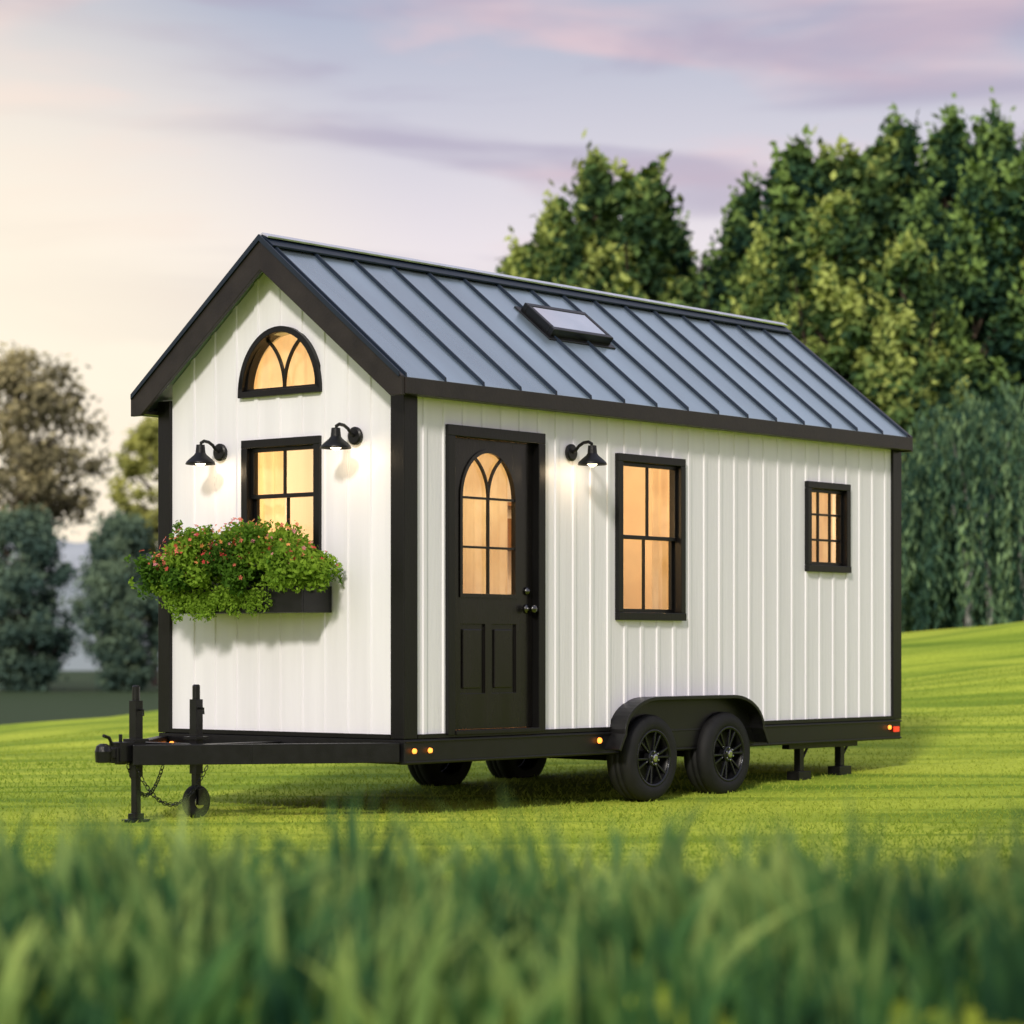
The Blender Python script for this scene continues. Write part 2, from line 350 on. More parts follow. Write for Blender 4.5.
b=B(lambda a,d,z:(d,a,z)); zr=3.992
b.sweep([(mid-.10,zr-.10*.794),(mid,zr),(mid+.10,zr-.10*.794)],.014,XO0-.01,XO1+.01); b.obj('ridge_cap',M_seam,house,bevel=.003)
b=B(lambda a,d,z:(d,a,z)); b.sweep([(mid-.055,zr+.016-.055*.5),(mid,zr+.016),(mid+.055,zr+.016-.055*.5)],.012,XO0-.012,XO1+.012); b.obj('ridge_highlight',M_ridge,house)  # pale strip stands in for the highlight along the black ridge
b=B(lambda a,d,z:(d,a,z))
def rake(d0,d1):
    w_=.20; zt=3.965; ye=mid+EO+.02; ze=zt-ye*.794
    for s_ in (1,-1):
        o=[(mid,zt+.012),(mid-s_*ye,ze+.012),(mid-s_*ye,ze-.115),(mid-s_*(ye-.10),ze-.115),(mid,zt-w_-.01)]
        b.prism(o,d0,d1)
rake(XO0-.035,XO0-.002); rake(XO1+.002,XO1+.035)
b.obj('rake_fascia',M_rake,house,bevel=.003)
b=B(lambda a,d,z:(d,a,z))
for s_ in (1,-1):
    ye=mid+EO+.006; z_=3.99-ye*.794
    b.prism([(mid,3.998),(mid-s_*ye,z_+.006),(mid-s_*ye,z_-.03),(mid,3.955)],XO0-.05,XO0-.037)
b.obj('drip_edge',M_seam,house)
b=B(); z_e=roof_z(-EO)
for y0,y1 in ((-EO-.028,-EO-.002),(WW+EO+.002,WW+EO+.028)): b.box(XO0+.0,XO1,y0,y1,z_e-.115,z_e-.006)
b.box(XO0+.01,XO1-.01,-EO,-.03,z_e-.112,z_e-.09); b.box(XO0+.01,XO1-.01,WW+.03,WW+EO,z_e-.112,z_e-.09)
b.obj('eave_fascia',M_rake,house,bevel=.003)
b=B(SIDE); b.box(.115,LL-.118,.0,.022,2.86,2.93); 
b.obj('frieze_board',M_rake,house,bevel=.003)
b=B(SIDE); b.box(.115,LL-.12,0,.026,ZB-.008,ZB+.02); b.obj('base_trim',M_trim,house)
b=B(END); b.box(.102,WW-.102,0,.026,ZB-.008,ZB+.02); b.obj('base_trim_front',M_trim,house)
def slope_map(a,d,s):
    L=math.hypot(1,.794); y=-EO+s/L; z=roof_z(-EO)+s*.794/L; n=Vector((0,-.794,1))/L
    return (a,y+n.y*d,z+n.z*d)
def sbox(b,a0,a1,d0,d1,s0,s1): b.box(a0,a1,d0,d1,s0,s1)
b=B(slope_map); a0,a1,s0,s1=2.24,2.98,.84,1.20; dh=.075
sbox(b,a0,a1,0,dh,s0,s0+.045); sbox(b,a0,a1,0,dh,s1-.045,s1); sbox(b,a0,a0+.045,0,dh,s0+.045,s1-.045); sbox(b,a1-.045,a1,0,dh,s0+.045,s1-.045)
sbox(b,a0-.04,a1+.04,.0,.012,s0-.04,s1+.04)
b.obj('skylight_frame',M_steel,house,bevel=.006)
b=B(slope_map); sbox(b,a0+.045,a1-.045,.055,.07,s0+.045,s1-.045)
b.obj('skylight_glass',simple('skylight_pane',(.85,.88,.90),.06,metal=.9,noise=.1,nscale=2),house)

def rect_window(name,mapf,R,cols,rows,hung=True,fw=.058):
    a0,a1,z0,z1=R; p=empty(name,parent=house)
    b=B(mapf)
    for (x0,x1,y0,y1,dp) in [(a0,a1,z1-fw,z1,.036),(a0,a1,z0,z0+fw,.042),(a0,a0+fw,z0+fw,z1-fw,.036),(a1-fw,a1,z0+fw,z1-fw,.036)]:
        b.box(x0,x1,-.08,dp,y0,y1)
    b.obj('frame',M_trim,p,bevel=.004)
    i0,i1,k0,k1=a0+fw,a1-fw,z0+fw,z1-fw; b=B(mapf); sw=.028
    def sash(zl,zh,d,nc,nr):
        b.box(i0,i1,d,d+.03,zl,zl+sw); b.box(i0,i1,d,d+.03,zh-sw,zh); b.box(i0,i0+sw,d,d+.03,zl+sw,zh-sw); b.box(i1-sw,i1,d,d+.03,zl+sw,zh-sw)
        for c in range(1,nc):
            x=i0+(i1-i0)*c/nc; b.box(x-.009,x+.009,d+.004,d+.024,zl+sw,zh-sw)
        for c in range(1,nr):
            z=zl+(zh-zl)*c/nr; b.box(i0+sw,i1-sw,d+.006,d+.022,z-.009,z+.009)
        g=B(mapf); g.add([(i0+sw*.5,d+.012,zl+sw*.5),(i1-sw*.5,d+.012,zl+sw*.5),(i1-sw*.5,d+.012,zh-sw*.5),(i0+sw*.5,d+.012,zh-sw*.5)],[(0,1,2,3)]); g.obj('glass',M_glass,p)
    if hung:
        zm=k0+(k1-k0)*.5; sash(zm-.012,k1,-.035,cols,rows); sash(k0,zm+.02,-.068,cols,rows)
    else: sash(k0,k1,-.04,cols,rows)
    b.obj('sash',M_trim,p,bevel=.002)
    return p
def curtain(mapf,a0,a1,z0,z1,d=-.17,amp=.014,per=.11,name='curtain'):
    n=max(8,int((a1-a0)/.012)); vs=[];fs=[]
    for i in range(n+1):
        a=a0+(a1-a0)*i/n; dd=d+amp*math.sin(2*math.pi*a/per)+amp*.4*math.sin(2*math.pi*a/(per*2.7)+1)
        vs+=[(a,dd,z0),(a,dd*1.0,z1)]
    for i in range(n): fs.append((2*i,2*i+2,2*i+3,2*i+1))
    b=B(mapf); b.add(vs,fs); o=b.obj(name,M_curt,house,smooth=True)
rect_window('side_window',SIDE,W1,2,1); rect_window('small_window',SIDE,W2,3,3,False,.055); rect_window('front_window',END,W3,2,1)
curtain(SIDE,W1[0]-.05,W1[0]+.22,W1[2]-.1,W1[3]+.05); curtain(SIDE,W1[1]-.16,W1[1]+.05,W1[2]-.1,W1[3]+.05)
curtain(SIDE,W2[0]-.05,W2[1]+.05,W2[2]-.1,W2[3]+.05)
curtain(END,W3[0]-.05,W3[0]+.22,W3[2]-.1,W3[3]+.05); curtain(END,W3[1]-.22,W3[1]+.05,W3[2]-.1,W3[3]+.05)
curtain(END,AW[0]-.5,AW[0]+.5,AW[2]-.02,AW[2]+.5,d=-.14,amp=.008)
p=empty('arched_window',parent=house); c,hw,z0,hh=AW
b=B(END); out=arch(c,hw-.02,z0+.02,z0+.022,hh-.02,36)
b.sweep(out,.042,-.08,.038,closed=True); b.obj('frame',M_trim,p,bevel=.003)
b=B(END); b.sweep(arch(c,hw-.050,z0+.048,z0+.050,hh-.052,36),.022,-.05,.0,closed=True)
iw=hw-.055; zs=z0+.055; ih=hh-.06
def y_tracery(b,c,iw,ih,zs,d0,d1,wd):
    for s_ in (1,-1):
        pts=[]
        for i in range(25):
            t=math.pi/2*i/24*1.0; x=c+s_*iw-s_*iw*math.cos(t)*1.0; z=zs+ih*1.0*math.sin(t)
            if ((x-c)/iw)**2+((z-zs)/ih)**2>1.02 and i>2: break
            pts.append((x,z))
        b.sweep(pts,wd,d0,d1)
y_tracery(b,c,iw,ih,zs,-.04,-.018,.016)
b.obj('tracery',M_trim,p)
def flat(mapf,outline,d,nm,par):
    b=B(mapf); b.add([(a,d,z) for a,z in outline],[tuple(range(len(outline)))]); b.obj(nm,M_glass,par)
flat(END,arch(c,hw-.045,z0+.045,z0+.047,hh-.05,30),-.034,'glass',p)
# ---- door
p=empty('front_door',parent=house); a0,a1,z0,z1=D
b=B(SIDE); fw=.075
b.box(a0,a1,-.08,.04,z1-fw,z1); b.box(a0,a0+fw,-.08,.04,z0,z1-fw); b.box(a1-fw,a1,-.08,.04,z0,z1-fw); b.box(a0+fw,a1-fw,-.09,.05,z0,z0+.03)
b.obj('door_frame',M_trim,p,bevel=.004)
s0,s1,t0,t1=a0+fw+.004,a1-fw-.004,z0+.034,z1-fw-.004
b=B(SIDE); b.box(s0,s1,-.065,-.02,t0,t1); slab=b.obj('door_slab',M_door,p)
gc,ghw,gz0,gzs,ghh=(s0+s1)/2-.035,.305,1.50,2.18,.335
pa=[(gc-ghw+.0,gc-.035),(gc+.035,gc+ghw)]
b=B(SIDE); b.prism(arch(gc,ghw,gz0,gzs,ghh,30),-.2,.2); cut(slab,b.obj('cut',M_door,house))
b=B(SIDE)
for x0,x1 in pa: b.prism(rect(x0,x1,.83,1.31),-.036,.2)
cut(slab,b.obj('cut',M_door,house)); bv=slab.modifiers.new('b','BEVEL'); bv.width=.008; bv.segments=2; bv.limit_method='ANGLE'
b=B(SIDE)
for x0,x1 in pa: b.box(x0+.035,x1-.035,-.038,-.023,.865,1.275)
b.obj('raised_panels',M_door,p,bevel=.008)
b=B(SIDE); b.sweep(arch(gc,ghw-.006,gz0+.006,gzs,ghh-.006,30),.026,-.03,-.010,closed=True)
iw=ghw-.016; ih=ghh-.016
y_tracery(b,gc,iw,ih,gzs,-.035,-.015,.015)
b.box(gc-.008,gc+.008,-.036,-.016,gz0+.02,gzs+ .0)
for z in (gz0+.34,gzs): b.box(gc-iw,gc+iw,-.037,-.017,z-.008,z+.008)
b.obj('door_tracery',M_door,p)
flat(SIDE,arch(gc,ghw-.003,gz0+.003,gzs,ghh-.003,30),-.042,'door_glass',p)
curtain(SIDE,gc-.32,gc+.32,1.4,2.6,d=-.11,amp=.006,per=.09)
b=B(SIDE); kx=s1-.065
for z,r in ((1.42,.030),(1.545,.027)):
    b.lathe([(-.02,r*1.1),(-.008,r*1.1),(-.006,r*.45),(.03,r*.45),(.034,r*.9),(.05,r),(.06,r*.75),(.063,.001)] if z<1.5 else [(-.02,r*1.1),(-.004,r*1.05),(0,r*.6),(.006,r*.5),(.008,.001)],(kx,0,z),20)
b.obj('door_knob',simple('dark_nickel',(.12,.12,.12),.25,metal=1,noise=.1),p,smooth=True)
# ---- wall lamps
def wall_lamp(mapf_end,a,z,name='wall_lamp'):
    mp=END if mapf_end else SIDE
    base=mp(a,0.010,z)
    r=empty(name); R=Matrix.Rotation(RZ,3,'Z'); r.location=Vector(ORG)+R@Vector(base)
    r.rotation_euler=(0,0,RZ+(-math.pi/2 if mapf_end else 0))
    f=lambda a,d,z:(a,-d,z)
    b=B(f); b.lathe([(0,.062),(.018,.062),(.026,.05),(.027,.001)],(0,0,0),24)
    b.tube([(0,.02,.0),(0,.05,.015),(0,.08,.045),(0,.12,.065),(0,.165,.07),(0,.195,.055),(0,.20,.03)],.012,10)
    b.lathe([(.045,.008),(.042,.03),(.0,.034),(-.02,.036),(-.024,.03)],(0,.20,0),24,axis='z')
    b.obj('bracket',M_steel,r,smooth=False,bevel=.0015)
    b=B(f); b.lathe([(-.015,.036),(-.03,.046),(-.055,.076),(-.078,.100),(-.094,.106),(-.097,.103),(-.080,.096),(-.056,.072),(-.032,.042),(-.018,.03)],(0,.20,0),32,axis='z',cap=False)
    b.obj('shade',M_steel,r,smooth=True)
    b=B(f); b.lathe([(-.035,.012),(-.05,.026),(-.068,.036),(-.092,.036),(-.108,.014)],(0,.20,0),16,axis='z'); b.obj('bulb',M_bulb,r,smooth=True)
    l=bpy.data.lights.new('lamp_light','POINT'); l.energy=1.9; l.color=(1,.74,.46); l.shadow_soft_size=.03
    lo=bpy.data.objects.new('lamp_light',l); COL.objects.link(lo); lo.parent=r; lo.location=(0,-.20,-.135)
wall_lamp(True,1.724,2.53); wall_lamp(True,.426,2.58); wall_lamp(False,1.79,2.55)
for x,y,z,e in ((.9,1.3,2.3,44),(3.0,1.1,2.45,58),(5.2,1.2,2.3,44),(.75,1.15,3.1,13)):
    l=bpy.data.lights.new('room_light','POINT'); l.energy=e; l.color=(1,.64,.29); l.shadow_soft_size=.12
    lo=bpy.data.objects.new('room_light',l); COL.objects.link(lo); lo.parent=house; lo.location=(x,y,z)

# ------------------------------------------------------------ flower box
fb=empty('flower_box',Vector(ORG),RZ)
b=B(END); q0,q1,dd,zb,zt=.64,1.85,.32,1.385,1.565
b.box(q0,q1,.02,.04,zb,zt); b.box(q0,q1,dd-.02,dd,zb,zt); b.box(q0,q0+.02,.04,dd-.02,zb,zt); b.box(q1-.02,q1,.04,dd-.02,zb,zt); b.box(q0+.02,q1-.02,.04,dd-.02,zb,zb+.02)
b.obj('planter',M_steel,fb,bevel=.003)
b=B(END); b.box(q0+.02,q1-.02,.04,dd-.02,zb+.02,zt-.03); b.obj('soil',M_soil,fb)
def leafquads(C,size,r,asp=.45,up=0):
    n=len(C); a=r.normal(size=(n,3)); a[:,2]+=up; a/=np.linalg.norm(a,axis=1)[:,None]
    q=r.normal(size=(n,3)); q=np.cross(a,q); q/=np.linalg.norm(q,axis=1)[:,None]
    s=(size*(.7+.6*r.random(n)))[:,None]
    V=np.stack([C-a*s,C+q*s*asp-a*s*.1,C+a*s,C-q*s*asp-a*s*.1],1).reshape(-1,3)
    return V,np.arange(4*n).reshape(-1,4)
r=np.random.default_rng(11)
CL=[];T=[];MI=[];SZ=[]
def clump(c,rad3,n,tint,mi,sz):
    p=r.normal(size=(n,3)); p/=np.linalg.norm(p,axis=1)[:,None]; p*=(r.random(n)**.4)[:,None]; p=p*np.array(rad3)+np.array(c)
    CL.append(p);T.append(np.clip(tint+.35*(r.random(n)-.5),0,1));MI.append(np.full(n,mi));SZ.append(np.full(n,sz))
TOPS=[]
for i in range(125):
    s=.53+1.55*r.random(); d=.05+.42*r.random(); edge=1-abs((s-1.30)/.88)**3
    z=1.59+.35*r.random()*max(.25,edge); br=r.random()<(.85 if s<1.1 else .45)
    clump((-d,s,z),(.10,.11,.09),165,(.6 if br else .42)+.4*(r.random()-.5),1 if br else 0,.021)
    TOPS.append((d,s,z))
for i in range(40):
    s=.90+1.10*r.random(); d=.32+.05*r.random(); z=1.53-.13*r.random()
    clump((-d,s,z),(.05,.07,.09),110,.65,1,.014)
for i in range(16):
    s=1.7+.42*r.random(); clump((-.16-.28*r.random(),s,1.53+.17*r.random()),(.09,.10,.09),120,.4,0,.02)
for i in range(80):
    s=.50+1.70*r.random(); d=.05+.45*r.random(); zz=1.86+.13*r.random() if .7<s<1.95 else 1.6+.2*r.random()
    clump((-d,s,zz),(.025,.025,.05),16,.6,int(r.integers(0,2)),.018)
C=np.concatenate(CL)
vv,ff=leafquads(C,np.concatenate(SZ),r,.5)
M_l0=foliage('planter_leaves_dark',(.02,.06,.012),(.15,.30,.035),.35,3); M_l1=foliage('planter_leaves_bright',(.05,.15,.015),(.33,.50,.06),.4,3)
np_mesh('leaves',vv,ff,[M_l0,M_l1],fb,tint=np.repeat(np.concatenate(T),4),midx=np.concatenate(MI))
fv=[];ffc=[];fm=[];k=0
for i in range(1000):
    d,s,z=TOPS[r.integers(0,len(TOPS))]
    if z<1.68 and r.random()<.8: continue
    if r.random()>max(.25,min(1,(s-.75)/.5)): continue
    u=Vector((-abs(r.normal()),r.normal()-.3,abs(r.normal())+.1)).normalized()
    c=Vector((-d+u.x*.12,s+u.y*.12,z+u.z*.11)); nrm=(u+Vector(r.normal(0,.3,3))).normalized()
    x=nrm.orthogonal().normalized(); y=nrm.cross(x); R_=.007+.012*r.random()**1.5; m=int(r.choice([0,0,0,1,2,2,3,3]))
    for j in range(5):
        t=2*math.pi*j/5; t1=t-.5;t2=t+.5
        P=[c,c+(x*math.cos(t1)+y*math.sin(t1))*R_*.8+nrm*.004,c+(x*math.cos(t)+y*math.sin(t))*R_*1.25+nrm*.002,c+(x*math.cos(t2)+y*math.sin(t2))*R_*.8+nrm*.004]
        fv+=P; ffc.append((k,k+1,k+2,k+3)); fm.append(m); k+=4
fmats=[simple('petal_coral',(.60,.15,.09),.6,noise=.2),simple('petal_pink',(.60,.22,.24),.6,noise=.2),simple('petal_red',(.45,.03,.03),.6,noise=.2),simple('petal_orange',(.65,.27,.08),.6,noise=.2)]
np_mesh('flowers',np.array([tuple(v) for v in fv]),np.array(ffc),fmats,fb,midx=np.array(fm))

# ------------------------------------------------------------ trailer
tr=empty('trailer',ORG,RZ)
Z0,Z1=.365,.532
b=B()
b.box(-.02,LL+.01,-.022,.05,Z0,Z1); b.box(-.02,LL+.01,WW-.05,WW+.022,Z0,Z1)
b.box(-.02,.06,.05,WW-.05,Z0+.002,Z1-.002); b.box(LL-.07,LL+.01,.05,WW-.05,Z0+.002,Z1-.002)
for i in range(1,10): x=LL*i/10; b.box(x-.03,x+.03,.05,WW-.05,Z0+.05,Z1-.01)
b.box(.0,LL,.052,WW-.052,Z1-.012,Z1+.004)
b.box(-.02,LL+.012,-.034,-.0225,Z1-.02,Z1-.006); b.box(-.02,LL+.012,-.034,-.0225,Z0+.006,Z0+.02)
b.obj('main_frame',M_steel,tr,bevel=.004)
cs=WW/2; TQ=-1.42
b=B()
b.beam((-.021,.03),(TQ,cs-.06),.07,Z0+.015,Z1-.02); b.beam((-.021,WW-.03),(TQ,cs+.06),.07,Z0+.016,Z1-.021)
b.beam((TQ-.12,cs),(.3,cs),.09,Z0+.03,Z1-.035); b.beam((-.80,.60),(-.80,WW-.60),.06,Z0+.03,Z1-.03)
b.obj('a_frame_tongue',M_steel,tr,bevel=.004)
b=B(); b.box(TQ-.10,TQ+.12,cs-.055,cs+.055,Z0+.04,Z1-.0); b.box(TQ-.22,TQ-.10,cs-.035,cs+.035,Z0+.065,Z1-.04)
b.lathe([(-.075,.03),(-.07,.05),(.0,.055),(.035,.045),(.05,.02)],(TQ-.20,cs,Z0+.11),20,axis='z')
b.tube([(TQ-.12,cs,Z1-.02),(TQ-.15,cs,Z1+.03),(TQ-.20,cs,Z1+.045)],.012); b.lathe([(0,.012),(.05,.012)],(TQ-.05,cs,Z1),10,axis='z')
b.obj('coupler',M_steel,tr,bevel=.003)
def jack(x,y,wheel,nm):
    b=B(); b.box(x-.032,x+.032,y-.032,y+.032,.30,.80); b.lathe([(0,.026),(.09,.026),(.10,.018)],(x,y,.80),16,axis='z'); b.box(x-.06,x+.06,y-.06,y+.06,.53,.55)
    b.box(x-.023,x+.023,y-.023,y+.023,.06 if not wheel else .15,.30)
    if not wheel:
        b.box(x-.075,x+.075,y-.06,y+.06,.0,.022); b.box(x-.04,x+.04,y-.035,y+.035,.022,.06)
    else:
        b.box(x-.03,x+.03,y-.055,y-.045,.09,.20); b.box(x-.03,x+.03,y+.045,y+.055,.09,.20); b.box(x-.03,x+.03,y-.045,y+.045,.17,.20)
    b.tube([(x,y-.03,.74),(x,y-.07,.74),(x+.0,y-.07,.70)],.008)
    b.obj(nm,M_steel,tr,bevel=.003)
    if wheel:
        b=B(); b.lathe([(-.03,.05),(-.032,.10),(-.02,.112),(.02,.112),(.032,.10),(.03,.05)],(x,y,.112),28,axis='d'); b.obj('jockey_wheel',M_tyre,tr,bevel=.003)
        b=B(); b.lathe([(-.04,.012),(-.036,.045),(.036,.045),(.04,.012)],(x,y,.112),20,axis='d'); b.obj('jockey_hub',M_chrome,tr)
jack(-1.335,cs,False,'tongue_jack'); jack(-.79,cs-.0,True,'jockey_jack')
def chain(p,q,sag,nm):
    P=Vector(p);Q=Vector(q); n=26; vs=[];fs=[]
    for i in range(n):
        u=(i+.5)/n; c=P.lerp(Q,u)-Vector((0,0,sag*4*u*(1-u))); c2=P.lerp(Q,u+.02)-Vector((0,0,sag*4*(u+.02)*(1-u-.02))); t=(c2-c).normalized()
        s_=t.cross(Vector((0,1,0))).normalized(); o_=t.cross(s_)
        if i%2: s_=o_
        k0=len(vs); m=10; r1=.013
        nn=t.cross(s_).normalized()
        for j in range(m):
            a=2*math.pi*j/m; ctr=c+t*math.cos(a)*.021+s_*math.sin(a)*r1; rd=(t*math.cos(a)+s_*math.sin(a)).normalized()
            for l in range(5):
                bb=2*math.pi*l/5; vs.append(tuple(ctr+rd*.0035*math.cos(bb)+nn*.0035*math.sin(bb)))
        for j in range(m):
            for l in range(5): fs.append((k0+j*5+l,k0+j*5+(l+1)%5,k0+((j+1)%m)*5+(l+1)%5,k0+((j+1)%m)*5+l))
    mk(nm,vs,fs,M_rim,tr,smooth=True)
chain((-1.40,cs-.06,.38),(-.82,cs-.14,.36),.26,'safety_chain'); chain((-1.38,cs+.03,.38),(-1.0,cs+.1,.36),.2,'safety_chain_b')
def wheel(x,outer,sgn,nm):
    f=lambda a,d,z:(x+a, outer + sgn*d, z+.325)
    p=empty(nm,parent=tr)
    b=B(f); R=.325; wd=.235
    b.lathe([(-wd+.01,.20),(-wd,.245),(-wd+.004,.285),(-wd+.02,.31),(-wd+.045,R-.002),(-wd/2-.03,R),(-wd/2-.028,R-.012),(-wd/2-.02,R-.012),(-wd/2-.018,R),(-wd/2+.018,R),(-wd/2+.02,R-.012),(-wd/2+.028,R-.012),(-wd/2+.03,R),(-.045,R-.002),(-.02,.31),(-.004,.285),(0,.245),(-.010,.205),(-.03,.198)],(0,0,0),64,cap=False)
    b.obj('tyre',M_tyre,p,smooth=True)
    b=B(f)
    b.lathe([(-wd+.02,.205),(-wd+.03,.19),(-.05,.185),(-.02,.192),(-.006,.205),(-.004,.212),(-.010,.214)],(0,0,0),48,cap=False)
    b.lathe([(-.09,.185),(-.085,.06),(-.08,.001)],(0,0,0),32,cap=False)
    b.obj('rim_barrel',M_steel,p,smooth=True)
    b=B(f)
    for i in range(6):
        for off in (-.13,.13):
            t=2*math.pi*i/6+.2; t0=t+off*.6; t1=t+off*1.35
            q=[(.045,t0-.16),(.045,t0+.16),(.193,t1+.045),(.193,t1-.045)]
            vs=[(rr*math.cos(a),-.045 if rr<.1 else -.03,rr*math.sin(a)) for rr,a in q]+[(rr*math.cos(a),-.018 if rr<.1 else -.010,rr*math.sin(a)) for rr,a in q]
            b.add(vs,[(0,1,2,3),(7,6,5,4),(0,1,5,4),(1,2,6,5),(2,3,7,6),(3,0,4,7)])
    b.lathe([(-.06,.062),(-.012,.06),(-.006,.05),(-.006,.001)],(0,0,0),24)
    b.lathe([(-.02,.192),(-.008,.194),(-.003,.206),(-.006,.214)],(0,0,0),48,cap=False)
    b.obj('spokes',M_rim,p,bevel=.003)
    b=B(f); b.lathe([(-.005,.03),(.008,.028),(.011,.02),(.011,.001)],(0,0,0),20)
    for i in range(6):
        t=2*math.pi*i/6+.7; b.lathe([(-.006,.008),(.004,.008),(.006,.004)],(.047*math.cos(t),0,.047*math.sin(t)),8)
    b.obj('hub_cap',M_chrome,p,smooth=False)
for x in (2.68,3.66):
    wheel(x,-.115,-1,'wheel'); wheel(x+.25,WW+.0,1,'wheel')
b=B()
for x in (2.70,3.64): b.tube([(x,-.0,.325),(x+.23,WW-.12,.325)],.035,10)
b.obj('axles',M_steel,tr)
def fender(mapf,nm):
    cx,hw,zt=3.17,.94,.775
    pts=[(cx-hw-.04,.40),(cx-hw+.0,.47)]
    for i in range(13):
        t=math.pi-(math.pi/2)*i/12
        pts.append((cx-hw+.03+.42+.42*math.cos(t),zt-.26+.26*math.sin(t)))
    rr=[(2*cx-a,z) for a,z in pts][::-1]
    path=pts+rr
    b=B(mapf); b.sweep(path,.010,.0,.150); b.sweep(path,.026,.146,.158,off=-.006)
    b.obj(nm,M_steel,tr,bevel=.003)
    b=B(mapf); b.prism([(a,z) for a,z in path],.024,.03)
    b.obj('fender_backing',M_steel,tr)
fender(SIDE,'fender'); fender(lambda a,d,z:(a+.25,WW+d-.06,z),'fender_far')
b=B()
Rm=Matrix.Rotation(RZ,3,'Z')
for x,y in ((5.0,.12),(5.62,.12),(5.62,WW-.3)):
    wv=Rm@Vector((x,y,0))+Vector(ORG); gz=float(hgt(wv.x,wv.y))+.05
    b.box(x-.03,x+.03,y-.03,y+.03,gz+.02,Z0+.01); b.box(x-.09,x+.09,y-.06,y+.06,gz-.055,gz+.02)
    b.tube([(x,y,gz+.06),(x+.16,y,Z0)],.012)
b.box(4.80,5.85,.085,.155,Z0-.045,Z0-.004)
b.obj('rear_stabilisers',M_steel,tr,bevel=.003)
b=B()
for s_ in (.12,.26): b.lathe([(0,.018),(-.016,.017),(-.02,.008)],(-.02,s_,.455),14,axis='x')
b.lathe([(0,.018),(-.016,.017),(-.02,.008)],(-.02,WW-.12,.455),14,axis='x')
for x in (.06,.22): b.lathe([(0,.018),(-.014,.016),(-.018,.008)],(x,-.0345,.455),14,axis='d')
b.obj('amber_markers',M_amber,tr)
b=B(SIDE); b.lathe([(0,.022),(.014,.02),(.018,.01)],(2.10,.035,.47),14); b.lathe([(0,.018),(.014,.017),(.018,.008)],(LL-.20,.0345,.47),14); b.obj('amber_markers_side',M_amber,tr)
b=B(SIDE); b.box(LL-.13,LL-.05,.034,.046,.43,.475); b.obj('red_marker',M_red,tr)

# ------------------------------------------------------------ trees
def limb_mesh(segs,name,mat):
    b=B()
    for pts,rr in segs: b.tube(pts,rr,6)
    me=bpy.data.meshes.new(name); me.from_pydata(b.v,[],b.f); me.materials.append(mat)
    for p in me.polygons: p.use_smooth=True
    return me
def tree_meshes(seed,H,R,base,kind,n_cl,n_leaf,ls,mat,bark):
    r=np.random.default_rng(seed); segs=[]; P=[];T=[]
    lean=r.normal(0,.02,2)
    tr_pts=[(lean[0]*z*z*.3,lean[1]*z*z*.3,z) for z in np.linspace(-.3,H*.88,8)]
    segs.append((tr_pts,[R*.10*(1-.93*i/7)+.01 for i in range(8)]))
    for i in range(n_cl):
        u=r.random()
        if kind=='conic':
            z=base+(H-base)*u**.9; prof=R*(1-((z-base)/(H-base))**2.3)**.75*(.75+.35*min(1,(z-base)/(H*.15)))*(.78+.22*math.sin(z*1.9+seed))
            rr=prof*(.35+.65*r.random()**.5); cs_=(.34+.30*r.random())*(R/1.8)*(1-.45*u); el=1.6
        elif kind=='round':
            z=base+(H-base)*u; h=(z-base)/(H-base); prof=R*math.sqrt(max(0.02,1-(2*h-1)**2)); rr=prof*(.2+.8*r.random()**.5); cs_=(.32+.3*r.random())*(R/2.6); el=.85
        a=r.random()*2*math.pi; c=np.array([rr*math.cos(a),rr*math.sin(a),z]); 
        zb=max(base*.6,z-rr*.8-.3)
        if i%3==0: segs.append(([(0,0,zb),(c[0]*.5,c[1]*.5,(zb+z)/2+.1),tuple(c)],[R*.035,R*.02,R*.006]))
        m=int(n_leaf*(.5+r.random()))
        q=r.normal(size=(m,3))*cs_*.62*np.array([1,1,el])
        if kind=='conic':
            k=np.clip(q[:,2]/(cs_*el),-1,1.5); q[:,:2]*= (1-.45*k)[:,None]; q[:,0]+=math.cos(a)*.12*k*k; q[:,1]+=math.sin(a)*.12*k*k
        P.append(c+q); tn=np.clip(r.normal(.36,.16)+.09*r.normal(size=m)+.42*(q[:,2]/(cs_*el))-.24*math.cos(a),0,1); T.append(tn)  # tint paints sunlit clump tops and a sunlit left side into the leaves
    C=np.concatenate(P); V,F=leafquads(C,np.full(len(C),ls),r,.5,up=.6 if kind=='conic' else 0)
    me=np_mesh('crown',V,F,mat,tint=np.repeat(np.concatenate(T),4)); m_=me.data; bpy.data.objects.remove(me)
    return m_,limb_mesh(segs,'limbs',bark)
def place(parent,meshes,loc,rot,sc):
    for me,nm in zip(meshes,('crown','trunk')):
        o=bpy.data.objects.new(nm,me); COL.objects.link(o); o.parent=parent; o.location=loc; o.rotation_euler=(0,0,rot); o.scale=sc
M_fc=foliage('forest_foliage_deep',(.016,.040,.030),(.19,.29,.08),0,.35,c3=(.040,.085,.040))  # ramp runs from painted shadow tones to sunlit highlights
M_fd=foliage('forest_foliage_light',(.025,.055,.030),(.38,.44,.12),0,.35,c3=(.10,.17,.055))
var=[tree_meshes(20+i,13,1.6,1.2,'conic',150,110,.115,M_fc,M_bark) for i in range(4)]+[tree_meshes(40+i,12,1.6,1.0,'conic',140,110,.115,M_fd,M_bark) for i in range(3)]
forest=empty('forest')
